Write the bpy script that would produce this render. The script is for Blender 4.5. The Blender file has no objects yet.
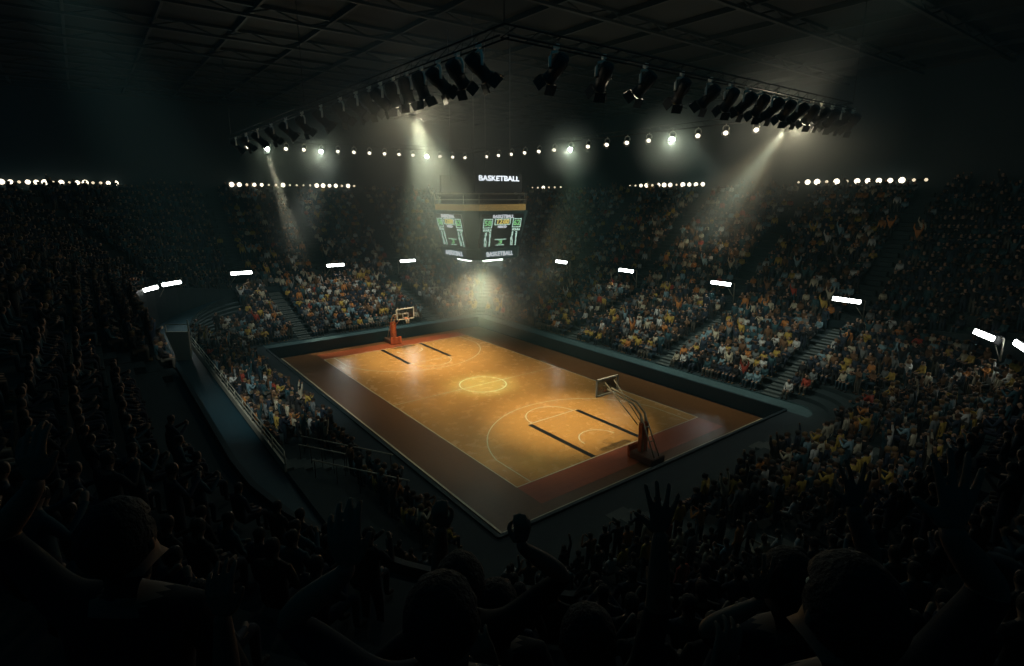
import bpy, bmesh, math, random
import numpy as np
from mathutils import Vector, Matrix
R = random.Random(7)
C = bpy.context.scene.collection
scene = bpy.context.scene
PI = math.pi

# ------------------------------------------------------------------ materials
def mat(name, col, rough=0.7, metal=0.0, emit=None, estr=0.0, noise=0.0, nscale=6.0, spec=0.5, bump=0.0):
    m = bpy.data.materials.new(name); m.use_nodes = True
    nt = m.node_tree; b = nt.nodes['Principled BSDF']
    b.inputs['Base Color'].default_value = (*col, 1); b.inputs['Roughness'].default_value = rough
    b.inputs['Metallic'].default_value = metal; b.inputs['Specular IOR Level'].default_value = spec
    if emit:
        b.inputs['Emission Color'].default_value = (*emit, 1); b.inputs['Emission Strength'].default_value = estr
    if noise or bump:
        tc = nt.nodes.new('ShaderNodeTexCoord'); n = nt.nodes.new('ShaderNodeTexNoise')
        n.inputs['Scale'].default_value = nscale; n.inputs['Detail'].default_value = 6
        nt.links.new(tc.outputs['Object'], n.inputs['Vector'])
        if noise:
            r = nt.nodes.new('ShaderNodeMapRange'); r.inputs['To Min'].default_value = 1 - noise; r.inputs['To Max'].default_value = 1 + noise
            nt.links.new(n.outputs['Fac'], r.inputs['Value'])
            mx = nt.nodes.new('ShaderNodeVectorMath'); mx.operation = 'SCALE'; mx.inputs[0].default_value = col
            nt.links.new(r.outputs['Result'], mx.inputs['Scale']); nt.links.new(mx.outputs[0], b.inputs['Base Color'])
        if bump:
            bp = nt.nodes.new('ShaderNodeBump'); bp.inputs['Strength'].default_value = bump; bp.inputs['Distance'].default_value = 0.02
            nt.links.new(n.outputs['Fac'], bp.inputs['Height']); nt.links.new(bp.outputs['Normal'], b.inputs['Normal'])
    return m

def wood(name, c1, c2, rough):
    m = bpy.data.materials.new(name); m.use_nodes = True
    nt = m.node_tree; N = nt.nodes; L = nt.links; b = N['Principled BSDF']
    tc = N.new('ShaderNodeTexCoord')
    mp = N.new('ShaderNodeMapping'); mp.inputs['Scale'].default_value = (0.55, 7.0, 1)
    L.new(tc.outputs['Object'], mp.inputs['Vector'])
    br = N.new('ShaderNodeTexBrick'); br.inputs['Scale'].default_value = 1.0
    br.inputs['Mortar Size'].default_value = 0.006; br.inputs['Color1'].default_value = (*c1, 1); br.inputs['Color2'].default_value = (*c2, 1)
    br.inputs['Mortar'].default_value = (c2[0]*.5, c2[1]*.5, c2[2]*.5, 1)
    L.new(mp.outputs[0], br.inputs['Vector'])
    no = N.new('ShaderNodeTexNoise'); no.inputs['Scale'].default_value = 0.6; no.inputs['Detail'].default_value = 5
    L.new(tc.outputs['Object'], no.inputs['Vector'])
    mr = N.new('ShaderNodeMapRange'); mr.inputs['To Min'].default_value = 0.88; mr.inputs['To Max'].default_value = 1.12
    L.new(no.outputs['Fac'], mr.inputs['Value'])
    sc = N.new('ShaderNodeVectorMath'); sc.operation = 'SCALE'
    L.new(br.outputs['Color'], sc.inputs[0]); L.new(mr.outputs[0], sc.inputs['Scale']); L.new(sc.outputs[0], b.inputs['Base Color'])
    n2 = N.new('ShaderNodeTexNoise'); n2.inputs['Scale'].default_value = 1.6; n2.inputs['Detail'].default_value = 3
    L.new(tc.outputs['Object'], n2.inputs['Vector'])
    m2 = N.new('ShaderNodeMapRange'); m2.inputs['To Min'].default_value = rough - .06; m2.inputs['To Max'].default_value = rough + .1
    L.new(n2.outputs['Fac'], m2.inputs['Value']); L.new(m2.outputs[0], b.inputs['Roughness'])
    bp = N.new('ShaderNodeBump'); bp.inputs['Strength'].default_value = 0.04; bp.inputs['Distance'].default_value = 0.02
    L.new(n2.outputs['Fac'], bp.inputs['Height']); L.new(bp.outputs[0], b.inputs['Normal'])
    return m

M = {}
M['wood'] = wood('court_wood', (.64, .325, .095), (.615, .31, .089), .24)
M['apron'] = wood('apron_wood', (.2, .085, .028), (.175, .072, .024), .34)
M['endzone'] = wood('baseline_wood', (.42, .1, .035), (.37, .085, .03), .34)
M['paint'] = mat('line_paint', (.8, .72, .5), .35)
M['bar'] = mat('key_bar_paint', (.006, .007, .009), .5, spec=.3)
M['floor'] = mat('outer_floor', (.012, .02, .03), .55, noise=.3, nscale=.8)
M['wall'] = mat('wall_navy', (.004, .02, .028), .6, noise=.25, nscale=1.2)
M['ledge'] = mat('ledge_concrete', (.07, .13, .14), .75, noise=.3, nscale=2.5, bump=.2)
M['ledgeshade'] = mat('ledge_shaded', (.015, .028, .036), .8, noise=.3, nscale=2.5)  # near-side copy of the ledge, shade put into its colour against court light
M['stand'] = mat('stand_concrete', (.018, .034, .038), .8, noise=.3, nscale=2, bump=.2)
M['stair'] = mat('stair_concrete', (.085, .105, .1), .8, noise=.3, nscale=3, bump=.2)
M['conc'] = mat('concourse_floor', (.012, .05, .07), .6, noise=.3, nscale=1)
M['ceil'] = mat('ceiling_panel', (.003, .005, .0065), .8, noise=.35, nscale=.5)
M['beam'] = mat('roof_beam', (.009, .012, .013), .6, noise=.2, nscale=1)
M['black'] = mat('black_metal', (.012, .012, .014), .5, .3)
M['steel'] = mat('dull_steel', (.3, .31, .3), .4, .8)
M['bright'] = mat('pale_yoke_metal', (.9, .88, .78), .3, .0)
M['teal'] = mat('scoreboard_panel', (.07, .19, .21), .45, noise=.2, nscale=2)
M['tealdark'] = mat('scoreboard_frame', (.014, .028, .036), .5, noise=.2, nscale=2)
M['gold'] = mat('gold_band', (.62, .4, .1), .4, .3, emit=(.9, .62, .2), estr=.16, noise=.35, nscale=3)
M['pad'] = mat('orange_padding', (.58, .13, .035), .6, noise=.15, nscale=5)
M['cream'] = mat('cream_metal', (.72, .62, .46), .4, .1)
M['hoopbase'] = mat('hoop_base_paint', (.13, .06, .035), .5, noise=.2)
M['white'] = mat('white_frame', (.85, .82, .74), .4)
M['rim'] = mat('orange_rim', (.8, .17, .03), .35, .2)
M['net'] = mat('net_cord', (.8, .78, .7), .8)
M['pale'] = mat('pale_panel', (.55, .5, .4), .7, noise=.15, nscale=3)
M['rail'] = mat('handrail_metal', (.55, .52, .42), .4, .5)
M['bench'] = mat('bench_plastic', (.05, .09, .11), .5)
M['bulb'] = mat('bulb_glow', (1, .95, .8), .3, emit=(1, .92, .68), estr=2.6)
M['bulbdim'] = mat('bulb_glow_dim', (1, .95, .8), .3, emit=(1, .86, .58), estr=1.0)
M['lens_on'] = mat('lens_glow', (1, 1, .9), .2, emit=(1, .93, .7), estr=3)
M['lens_hot'] = mat('lens_hot_glow', (1, 1, .9), .2, emit=(.8, 1, .85), estr=60)
M['lens_off'] = mat('lens_glass_off', (.03, .035, .04), .08)
M['tube'] = mat('lamp_tube_glow', (1, 1, 1), .3, emit=(.92, 1, .95), estr=14)
M['soft'] = mat('underside_lamp_glow', (1, 1, 1), .3, emit=(.85, 1, .85), estr=7)
M['l_white'] = mat('lettering_white', (.9, .9, .9), .5, emit=(.85, .95, 1), estr=.9)
M['l_big'] = mat('sign_lettering', (.9, .9, .9), .5, emit=(.85, .95, 1), estr=2.0)
M['l_green'] = mat('display_green', (.3, .8, .3), .5, emit=(.28, .75, .3), estr=.85)
M['l_pale'] = mat('display_pale', (.7, .9, .8), .5, emit=(.62, .95, .78), estr=.95)
M['l_yel'] = mat('display_yellow', (.9, .8, .2), .5, emit=(1, .8, .2), estr=.9)
M['skin'] = mat('skin', (.3, .165, .105), .6, noise=.1)
M['hair'] = mat('hair', (.012, .009, .007), .7, noise=.4, nscale=60, bump=1.0)
M['trouser'] = mat('dark_trousers', (.02, .025, .04), .85, noise=.2, nscale=8)
def glass():
    m = bpy.data.materials.new('board_glass'); m.use_nodes = True; nt = m.node_tree
    for n in list(nt.nodes): nt.nodes.remove(n)
    o = nt.nodes.new('ShaderNodeOutputMaterial'); mix = nt.nodes.new('ShaderNodeMixShader'); t = nt.nodes.new('ShaderNodeBsdfTransparent')
    g = nt.nodes.new('ShaderNodeBsdfGlossy'); g.inputs['Roughness'].default_value = .1; mix.inputs[0].default_value = .1
    t.inputs[0].default_value = (.6, .62, .61, 1)
    nt.links.new(t.outputs[0], mix.inputs[1]); nt.links.new(g.outputs[0], mix.inputs[2]); nt.links.new(mix.outputs[0], o.inputs[0])
    return m
M['glass'] = glass()
def cloth_objcolor():
    m = mat('shirt_cloth', (.5, .5, .5), .85); nt = m.node_tree
    oi = nt.nodes.new('ShaderNodeObjectInfo'); nt.links.new(oi.outputs['Color'], nt.nodes['Principled BSDF'].inputs['Base Color'])
    return m
M['shirt'] = cloth_objcolor()
def crowd_mat():
    m = mat('crowd_clothes', (.5, .5, .5), .85); nt = m.node_tree
    a = nt.nodes.new('ShaderNodeAttribute'); a.attribute_name = 'tint'
    nt.links.new(a.outputs['Color'], nt.nodes['Principled BSDF'].inputs['Base Color'])
    return m
M['crowd'] = crowd_mat()

# ------------------------------------------------------------------ helpers
def obj(name, bm, m, parent=None, smooth=False):
    me = bpy.data.meshes.new(name)
    bmesh.ops.recalc_face_normals(bm, faces=bm.faces)
    bm.to_mesh(me); bm.free()
    for x in (m if isinstance(m, (list, tuple)) else [m]): me.materials.append(x)
    if smooth:
        for p in me.polygons: p.use_smooth = True
    o = bpy.data.objects.new(name, me); C.objects.link(o)
    if parent: o.parent = parent
    return o
def tag(o, label=None, cat=None, group=None, kind=None):
    if label: o['label'] = label
    if cat: o['category'] = cat
    if group: o['group'] = group
    if kind: o['kind'] = kind
    return o
def empty(name, loc, label, cat, group=None, rotz=0):
    o = bpy.data.objects.new(name, None); C.objects.link(o); o.location = loc; o.rotation_euler = (0, 0, rotz)
    o.empty_display_size = .2
    return tag(o, label, cat, group)
def box(bm, lo, hi, mi=0, mtx=None, bev=0):
    x0, y0, z0 = lo; x1, y1, z1 = hi
    v = [bm.verts.new(p) for p in ((x0,y0,z0),(x1,y0,z0),(x1,y1,z0),(x0,y1,z0),(x0,y0,z1),(x1,y0,z1),(x1,y1,z1),(x0,y1,z1))]
    fs = [bm.faces.new([v[i] for i in q]) for q in ((0,3,2,1),(4,5,6,7),(0,1,5,4),(1,2,6,5),(2,3,7,6),(3,0,4,7))]
    for f in fs: f.material_index = mi
    if bev:
        es = list({e for f in fs for e in f.edges})
        r = bmesh.ops.bevel(bm, geom=es, offset=bev, segments=2, affect='EDGES')
        v = list({w for f in r['faces'] for w in f.verts} | {w for w in v if w.is_valid})
    if mtx is not None: bmesh.ops.transform(bm, matrix=mtx, verts=v)
    return v
def quad(bm, pts, mi=0):
    f = bm.faces.new([bm.verts.new(p) for p in pts]); f.material_index = mi; return f
def tube(bm, pts, r, n=8, mi=0, closed=False, caps=True):
    pts = [Vector(p) for p in pts]; rr = r if isinstance(r, (list, tuple)) else [r] * len(pts)
    rings = []; m = len(pts)
    for i, p in enumerate(pts):
        if closed: d = pts[(i+1) % m] - pts[i-1]
        else: d = pts[min(i+1, m-1)] - pts[max(i-1, 0)]
        d.normalize(); up = Vector((0,0,1)) if abs(d.z) < .95 else Vector((1,0,0))
        a = d.cross(up).normalized(); b = a.cross(d)
        rings.append([bm.verts.new(p + (a*math.cos(2*PI*k/n) + b*math.sin(2*PI*k/n)) * rr[i]) for k in range(n)])
    for i in range(m if closed else m-1):
        A, B = rings[i], rings[(i+1) % m]
        for k in range(n):
            f = bm.faces.new((A[k], A[(k+1)%n], B[(k+1)%n], B[k])); f.material_index = mi; f.smooth = True
    if not closed and caps:
        for q in (rings[0][::-1], rings[-1]):
            f = bm.faces.new(q); f.material_index = mi
def lathe(bm, prof, n=12, mi=0, center=(0,0,0), mtx=None):
    c = Vector(center); rings = []
    for r, z in prof:
        rings.append([bm.verts.new(c + Vector((r*math.cos(2*PI*k/n), r*math.sin(2*PI*k/n), z))) for k in range(n)])
    for A, B in zip(rings, rings[1:]):
        for k in range(n):
            f = bm.faces.new((A[k], A[(k+1)%n], B[(k+1)%n], B[k])); f.material_index = mi; f.smooth = True
    for q in (rings[0][::-1], rings[-1]):
        f = bm.faces.new(q); f.material_index = mi
    if mtx is not None: bmesh.ops.transform(bm, matrix=mtx, verts=[v for r in rings for v in r])
def text_mesh(s, size):
    cu = bpy.data.curves.new('lettering', 'FONT'); cu.body = s; cu.size = size; cu.align_x = 'CENTER'; cu.align_y = 'CENTER'
    cu.extrude = .012; cu.offset = .006
    o = bpy.data.objects.new('lettering', cu); C.objects.link(o)
    dg = bpy.context.evaluated_depsgraph_get(); me = bpy.data.meshes.new_from_object(o.evaluated_get(dg))
    bpy.data.objects.remove(o); return me
def add_text(s, size, m, parent, mtx, name='lettering', width=None):
    me = text_mesh(s, size); me.materials.clear(); me.materials.append(m)
    if width:
        xs = [v.co.x for v in me.vertices]; k = width / (max(xs) - min(xs))
        for v in me.vertices: v.co.x *= k
    me.transform(mtx); me.name = name
    o = bpy.data.objects.new(name, me); C.objects.link(o); o.parent = parent; return o

# ------------------------------------------------------------------ camera
CAM = Vector((33.77, -22.82, 14.05)); YAW, PITCH, F = 2.49225, -0.24046, 554.8
cam = bpy.data.cameras.new('camera'); cam.sensor_width = 36; cam.lens = F / 1024 * 36; cam.clip_end = 400; cam.clip_start = .05
co = bpy.data.objects.new('camera', cam); C.objects.link(co); co.location = CAM
fw = Vector((math.cos(YAW)*math.cos(PITCH), math.sin(YAW)*math.cos(PITCH), math.sin(PITCH)))
co.rotation_euler = fw.to_track_quat('-Z', 'Y').to_euler(); scene.camera = co
cr = Vector((math.sin(YAW), -math.cos(YAW), 0)); cu_ = cr.cross(fw)
def project(p):
    d = Vector(p) - CAM; z = d.dot(fw)
    if z < .1: return None
    return 512 + F*d.dot(cr)/z, 333 - F*d.dot(cu_)/z, z
def ray(px, py): return (fw*F + cr*(px-512) + cu_*(333-py)).normalized()

# ------------------------------------------------------------------ bowl geometry
X0, X1, Y0, Y1 = -17.0, 17.9, -11.4, 10.9          # the court wall
CR = .8
# side order: 0 x+, 1 y+, 2 x-, 3 y-
def ring(off, z, narc=10):
    """closed list of points at the given offset per side, z per side"""
    if not isinstance(z, (list, tuple)): z = [z]*4
    cs = [(X1, Y1, 0, 1), (X0, Y1, 1, 2), (X0, Y0, 2, 3), (X1, Y0, 3, 0)]
    out = []
    for i, (cx, cy, sa, sb) in enumerate(cs):
        for k in range(narc+1):
            t = k/narc; th = i*PI/2 + t*PI/2
            ox = off[0] if math.cos(th) > 0 else off[2]; oy = off[1] if math.sin(th) > 0 else off[3]
            if i == 0: ox, oy = off[0], off[1]
            if i == 1: ox, oy = off[2], off[1]
            if i == 2: ox, oy = off[2], off[3]
            if i == 3: ox, oy = off[0], off[3]
            out.append(Vector((cx + ox*math.cos(th), cy + oy*math.sin(th), z[sa]*(1-t) + z[sb]*t)))
    return out
def ring_strip(bm, levels, mi=0, sel=None):
    """skin a list of rings; sel(segment index) keeps a segment"""
    rs = [[bm.verts.new(p) for p in L] for L in levels]
    n = len(rs[0])
    for A, B in zip(rs, rs[1:]):
        for k in range(n):
            if sel and not sel(k): continue
            try:
                f = bm.faces.new((A[k], A[(k+1)%n], B[(k+1)%n], B[k])); f.material_index = mi
            except ValueError: pass
LOW0, TREAD = 1.6, .85
NLOW = [12, 12, 12, 5]
def low_off(k): return [LOW0 + TREAD*min(k, NLOW[s]) for s in range(4)]
def low_z(k): return [1.0 + .265*min(k, NLOW[s]) for s in range(4)]
UP_OFF = [11.8, 11.8, 11.8, 9.0]; UP_Z = [6.8, 4.5, 4.5, 6.8]; UP_RISE = [.52, .68, .68, .52]
def up_off(k): return [UP_OFF[s] + TREAD*k for s in range(4)]
def up_z(k): return [UP_Z[s] + UP_RISE[s]*k for s in range(4)]
NUP = 15
# court wall
def seg_side(k, narc=10): # segment -> 0..7 (arc, straight, ...)
    i, j = divmod(k, narc+1); return i*2 if j < narc else i*2+1
WN = {0:'wall_right', 1:'wall_back', 2:'wall_far', 3:'wall_front'}
lips = {'wall_back': [0, 1], 'wall_far': [2, 3], 'wall_front': [4, 5], 'wall_near': [6, 7]}
for nm, sg in lips.items():
    bm = bmesh.new()
    ring_strip(bm, [ring([0]*4, 0), ring([0]*4, 1.0), ring([.18]*4, 1.0), ring([.18]*4, .9)], sel=lambda k: seg_side(k) in sg)
    o = obj(nm, bm, M['wall']); o['kind'] = 'structure'
# ledge: the walkway behind the court wall
for nm, mm, sg in (('trim_1', 'ledge', (0, 1, 2, 3)), ('trim_2', 'ledgeshade', (4, 5, 6, 7))):
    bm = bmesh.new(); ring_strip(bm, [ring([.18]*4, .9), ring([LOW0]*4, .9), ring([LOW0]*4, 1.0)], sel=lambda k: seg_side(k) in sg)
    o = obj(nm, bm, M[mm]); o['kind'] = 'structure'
# lower stand
bm = bmesh.new(); L = []
for k in range(13):
    if k: L.append(ring(low_off(k), low_z(k-1)))
    L.append(ring(low_off(k), low_z(k)))
ring_strip(bm, L)
o = obj('lower_stand', bm, M['stand']); o['kind'] = 'structure'
# concourse behind the lower stand
lo, lz = low_off(12), low_z(12)
CONZ = [lz[0]-.15, lz[1]-.1, lz[2]-.1, 2.1]
bm = bmesh.new(); ring_strip(bm, [ring(lo, lz), ring([a+.05 for a in lo], CONZ), ring(UP_OFF, CONZ)])
o = obj('concourse_floor', bm, M['conc']); o['kind'] = 'structure'
# parapet below the upper stand
bm = bmesh.new(); ring_strip(bm, [ring(UP_OFF, CONZ), ring(UP_OFF, [z+.25 for z in UP_Z]), ring([a+.15 for a in UP_OFF], [z+.25 for z in UP_Z]), ring([a+.15 for a in UP_OFF], UP_Z)])
o = obj('wall_parapet', bm, M['wall']); o['kind'] = 'structure'
bm = bmesh.new(); L = [ring([a+.15 for a in UP_OFF], UP_Z)]
for k in range(1, NUP+1): L += [ring(up_off(k), up_z(k-1)), ring(up_off(k), up_z(k))]
L.append(ring([a+1.5 for a in up_off(NUP)], up_z(NUP)))
ring_strip(bm, L)
o = obj('upper_stand', bm, M['stand']); o['kind'] = 'structure'
# outer walls behind the far and back stands, ceiling
def plain(name, lo, hi, m):
    bm = bmesh.new(); box(bm, lo, hi); o = obj(name, bm, m); o['kind'] = 'structure'; return o
WX, WY, CZ = -42.0, 36.6, 25.0
plain('wall_left', (WX-.4, -45, 0), (WX, WY+.4, CZ), M['wall'])
plain('wall_right', (WX, WY, 0), (60, WY+.4, CZ), M['wall'])
plain('ceiling', (WX-.4, -45, CZ), (60, WY+.4, CZ+.3), M['ceil'])
bm = bmesh.new()
for x in np.arange(-40, 58, 6.0):
    box(bm, (x-.12, -44, CZ-.75), (x+.12, WY, CZ-.6)); box(bm, (x-.12, -44, CZ-.18), (x+.12, WY, CZ))
    for i, y in enumerate(np.arange(-44, WY-2, 2.0)):
        a, b = (CZ-.68, CZ-.1) if i % 2 else (CZ-.1, CZ-.68)
        tube(bm, [(x, y, a), (x, y+2, b)], .05, 4)
for y in np.arange(-40, WY, 4.5):
    box(bm, (WX, y-.08, CZ-.32), (58, y+.08, CZ))
o = obj('roof_beams', bm, M['beam']); o['kind'] = 'structure'

# aisle stairs up the stands
AIS_LOW = {1: [-13.5, -3.6, 7.0, 16.0], 2: [-7.6, 6.1], 0: [-6.5, 4.5], 3: [-12, -1, 9.0]}
AIS_UP = {1: [-15.5, -5.2, 6.2, 16.3], 2: [-10.3, -1.5, 7.6], 0: [-7, 4], 3: [-14, -3, 8]}
def side_pt(s, u, off):
    return {0: (X1+off, u), 1: (u, Y1+off), 2: (X0-off, u), 3: (u, Y0-off)}[s]
def stairs(name, s, u, n, offf, zf, w, m='stair'):
    bm = bmesh.new()
    for k in range(n):
        for h in (0, 1):
            o0 = offf(k)[s] + h*TREAD/2 - (0 if not h else 0); o1 = o0 + TREAD/2
            z0 = zf(k)[s] - .05; z1 = zf(k)[s] + .012 + h*(zf(k+1)[s]-zf(k)[s])/2
            a, b = side_pt(s, u-w/2, o0), side_pt(s, u+w/2, o1)
            box(bm, (min(a[0],b[0]), min(a[1],b[1]), z0), (max(a[0],b[0]), max(a[1],b[1]), z1))
    o = obj(name, bm, M[m]); o['kind'] = 'structure'
for s, us in AIS_LOW.items():
    for u in us: stairs('aisle_stairs', s, u, NLOW[s], low_off, low_z, 1.15)
for s, us in AIS_UP.items():
    for u in us: stairs('aisle_stairs', s, u, NUP, up_off, up_z, 1.0, 'stand')

# ------------------------------------------------------------------ the court
plain('floor', (-46, -45, -.3), (60, WY+.4, -.06), M['floor'])
bm = bmesh.new()
HL, HW = 14.0, 7.5; AX0, AX1, AY0, AY1 = -16.75, 16.75, -10.45, 10.7
box(bm, (AX0, AY0, -.06), (AX1, AY1, 0.0), 1)
box(bm, (-HL, -HW, 0.0), (HL, HW, .004), 0)
for sg in (1, -1): box(bm, (min(sg*HL, sg*15.9), -HW, 0.0), (max(sg*HL, sg*15.9), HW, .003), 4)
LZ = .0065
def strip(a, b, w=.07, mi=2, z=LZ):
    a, b = Vector((*a, z)), Vector((*b, z)); d = (b-a).normalized(); n = Vector((-d.y, d.x, 0))*w/2
    quad(bm, (a-n, b-n, b+n, a+n), mi)
def arc(c, r, a0, a1, n=48, w=.07):
    for i in range(n):
        t0, t1 = a0+(a1-a0)*i/n, a0+(a1-a0)*(i+1)/n
        quad(bm, [(c[0]+rr*math.cos(t), c[1]+rr*math.sin(t), LZ) for rr, t in ((r-w/2,t0),(r+w/2,t0),(r+w/2,t1),(r-w/2,t1))], 2)
for a, b in (((-HL,-HW),(HL,-HW)), ((HL,-HW),(HL,HW)), ((HL,HW),(-HL,HW)), ((-HL,HW),(-HL,-HW)), ((0,-HW),(0,HW))): strip(a, b)
arc((0,0), 1.8, 0, 2*PI, 64, .09)
for sg in (1, -1):
    def P(x, y): return (sg*x, y)
    b0 = 12.425; th = math.acos(math.sqrt(6.75**2-6.6**2)/6.75)
    strip(P(14, -6.6), P(b0-math.sqrt(6.75**2-6.6**2), -6.6)); strip(P(14, 6.6), P(b0-math.sqrt(6.75**2-6.6**2), 6.6))
    base = PI if sg > 0 else 0
    arc((sg*b0, 0), 6.75, base-th, base+th, 64)
    strip(P(8.2, -2.1), P(8.2, 2.1))
    arc((sg*8.2, 0), 1.8, base-PI/2, base+PI/2, 40)
    arc((sg*b0, 0), 1.25, base-PI/2, base+PI/2, 30)
    for y in (-2.05, 2.05): strip(P(8.3, y), P(13.95, y), .34, 3, LZ+.0015)
strip((AX1-.06, AY0), (AX1-.06, AY1), .11); strip((AX0, AY0+.06), (AX1, AY0+.06), .11)
o = obj('basketball_court_floor', bm, [M['wood'], M['apron'], M['paint'], M['bar'], M['endzone']]); o['kind'] = 'structure'

# ------------------------------------------------------------------ hoops
def hoop(sg, label):
    t = empty('basketball_hoop', (sg*15.75, 0, 0.006), label, 'basketball hoop', 'basketball hoops', 0 if sg > 0 else PI)
    # local: court lies toward -x
    bm = bmesh.new(); box(bm, (-.55, -.55, .02), (1.0, .55, .42), bev=.04); obj('base', bm, M['hoopbase'], t)
    bm = bmesh.new(); box(bm, (-.75, -.56, 0), (-.56, .56, .72), bev=.05); obj('base_padding', bm, M['pad'], t)
    bm = bmesh.new(); box(bm, (-.28, -.27, .42), (.04, .27, 2.15), bev=.05); obj('post_padding', bm, M['pad'], t)
    bm = bmesh.new()
    for y in (-.17, .17): tube(bm, [(0, y, .42), (-.05, y, 1.8), (-.25, y, 2.55), (-.8, y, 3.0), (-2.75, y, 3.3)], [.07,.07,.065,.06,.05], 8)
    obj('mast', bm, M['cream'], t)
    bm = bmesh.new()
    for y in (-.2, .2): tube(bm, [(.85, y, .42), (-.2, y*.8, 2.5)], .04, 6)
    for z, x in ((1.2, .45), (1.9, .1)): tube(bm, [(x, -.2, z), (x, .2, z)], .03, 6)
    obj('rear_strut', bm, M['cream'], t)
    bm = bmesh.new()
    for y in (-.17, .17): tube(bm, [(-.4, y, 1.9), (-2.75, y*2.2, 3.75)], .03, 6)
    obj('board_brace', bm, M['cream'], t)
    xb = -2.95
    bm = bmesh.new(); box(bm, (xb, -.86, 2.94), (xb+.03, .86, 3.91)); obj('glass_board', bm, M['glass'], t)
    bm = bmesh.new(); w = .075
    for a, b in (((-.9, 2.9), (.9, 2.9+w)), ((-.9, 3.95-w), (.9, 3.95)), ((-.9, 2.9), (-.9+w, 3.95)), ((.9-w, 2.9), (.9, 3.95))):
        box(bm, (xb-.015, a[0], a[1]), (xb+.09, b[0], b[1]))
    for a, b in (((-.295, 3.05), (.295, 3.1)), ((-.295, 3.45), (.295, 3.5)), ((-.295, 3.05), (-.245, 3.5)), ((.245, 3.05), (.295, 3.5))):
        box(bm, (xb-.012, a[0], a[1]), (xb-.002, b[0], b[1]))
    obj('board_frame', bm, M['white'], t)
    bm = bmesh.new(); cx = xb-.38
    tube(bm, [(cx+.23*math.cos(a), .23*math.sin(a), 3.05) for a in np.linspace(0, 2*PI, 20, endpoint=False)], .014, 6, closed=True)
    box(bm, (xb-.16, -.09, 3.0), (xb-.015, .09, 3.08)); rm = obj('rim', bm, M['rim'], t)
    bm = bmesh.new()
    for k in range(12):
        for dr in (1, -1):
            pts = [(cx+r*math.cos(2*PI*(k+dr*q)/12), r*math.sin(2*PI*(k+dr*q)/12), z) for r, z, q in ((.225,3.04,0),(.18,2.9,.5),(.14,2.76,1),(.12,2.62,1.5))]
            tube(bm, pts, .007, 4)
    obj('net', bm, M['net'], rm)
    return t
hoop(1, 'near basketball hoop seen from behind, standing at the near baseline')
hoop(-1, 'far basketball hoop with orange padded post, facing us from the far baseline')

# ------------------------------------------------------------------ scoreboard
sb = empty('scoreboard', (0, 0, 9.75), 'large dark hanging scoreboard cube with lit displays above the centre circle', 'scoreboard')
def octa(w, c, z):
    return [Vector(p) for p in ((w,-c,z),(w,c,z),(c,w,z),(-c,w,z),(-w,c,z),(-w,-c,z),(-c,-w,z),(c,-w,z))]
def oct_loft(lv, name, m, caps=True):
    bm = bmesh.new(); rs = [[bm.verts.new(p) for p in octa(*l)] for l in lv]
    for A, B in zip(rs, rs[1:]):
        for k in range(8): bm.faces.new((A[k], A[(k+1)%8], B[(k+1)%8], B[k]))
    if caps: bm.faces.new(rs[0]); bm.faces.new(rs[-1])
    return obj(name, bm, m, sb)
oct_loft([(1.75, 1.25, 0.02), (2.2, 1.55, .1), (2.3, 1.6, .78), (2.3, 1.6, .82)], 'bottom_ring', M['teal'])
oct_loft([(2.15, 1.55, .8), (2.2, 1.6, .86), (2.75, 1.95, 3.25), (2.75, 1.95, 3.4)], 'main_body', M['teal'])
oct_loft([(2.62, 1.9, 3.4), (2.62, 1.9, 3.82)], 'gold_band', M['gold'])
oct_loft([(2.3, 1.6, 3.82), (2.3, 1.6, 4.35), (2.5, 1.75, 4.4), (2.5, 1.75, 4.46)], 'upper_gantry', M['black'])
bm = bmesh.new()
for a in range(8):
    p, q = octa(2.65, 1.9, 4.12)[a], octa(2.65, 1.9, 4.12)[(a+1) % 8]; tube(bm, [p, q], .035, 5)
    p2, q2 = p + Vector((0,0,.4)), q + Vector((0,0,.4)); tube(bm, [p2, q2], .03, 5); tube(bm, [p - Vector((0,0,.3)), p2], .03, 5)
obj('gantry_rail', bm, M['rail'], sb)
for sx in (-1, 1):
    bm = bmesh.new(); box(bm, (sx*2.2-.09, -1.98, 4.62), (sx*2.2+.09, 1.98, 5.82), bev=.03); obj('top_sign', bm, M['tealdark'], sb)
for sx in (-1, 1):
    for sy in (-1, 1):
        bm = bmesh.new(); tube(bm, [(sx*1.5, sy*1.5, 5.4), (sx*1.5, sy*1.5, CZ-9.78)], .025, 5); obj('suspension_cable', bm, M['steel'], sb)
for sx, sy in ((1, 0), (0, -1), (-1, 0), (0, 1)):
    bm = bmesh.new(); a, b = (.12, .8) if sx else (.8, .12)
    box(bm, (sx*1.45-a, sy*1.45-b, -.1), (sx*1.45+a, sy*1.45+b, .03), bev=.02); obj('underside_lamp', bm, M['soft'], sb)
def face_mtx(rot, w, z, tilt=0.0, out=.02):
    return Matrix.Rotation(rot, 4, 'Z') @ Matrix.Translation((0, -w-out, z)) @ Matrix.Rotation(PI/2 + tilt, 4, 'X')
TILT = math.atan2(.55, 2.39)
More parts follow.
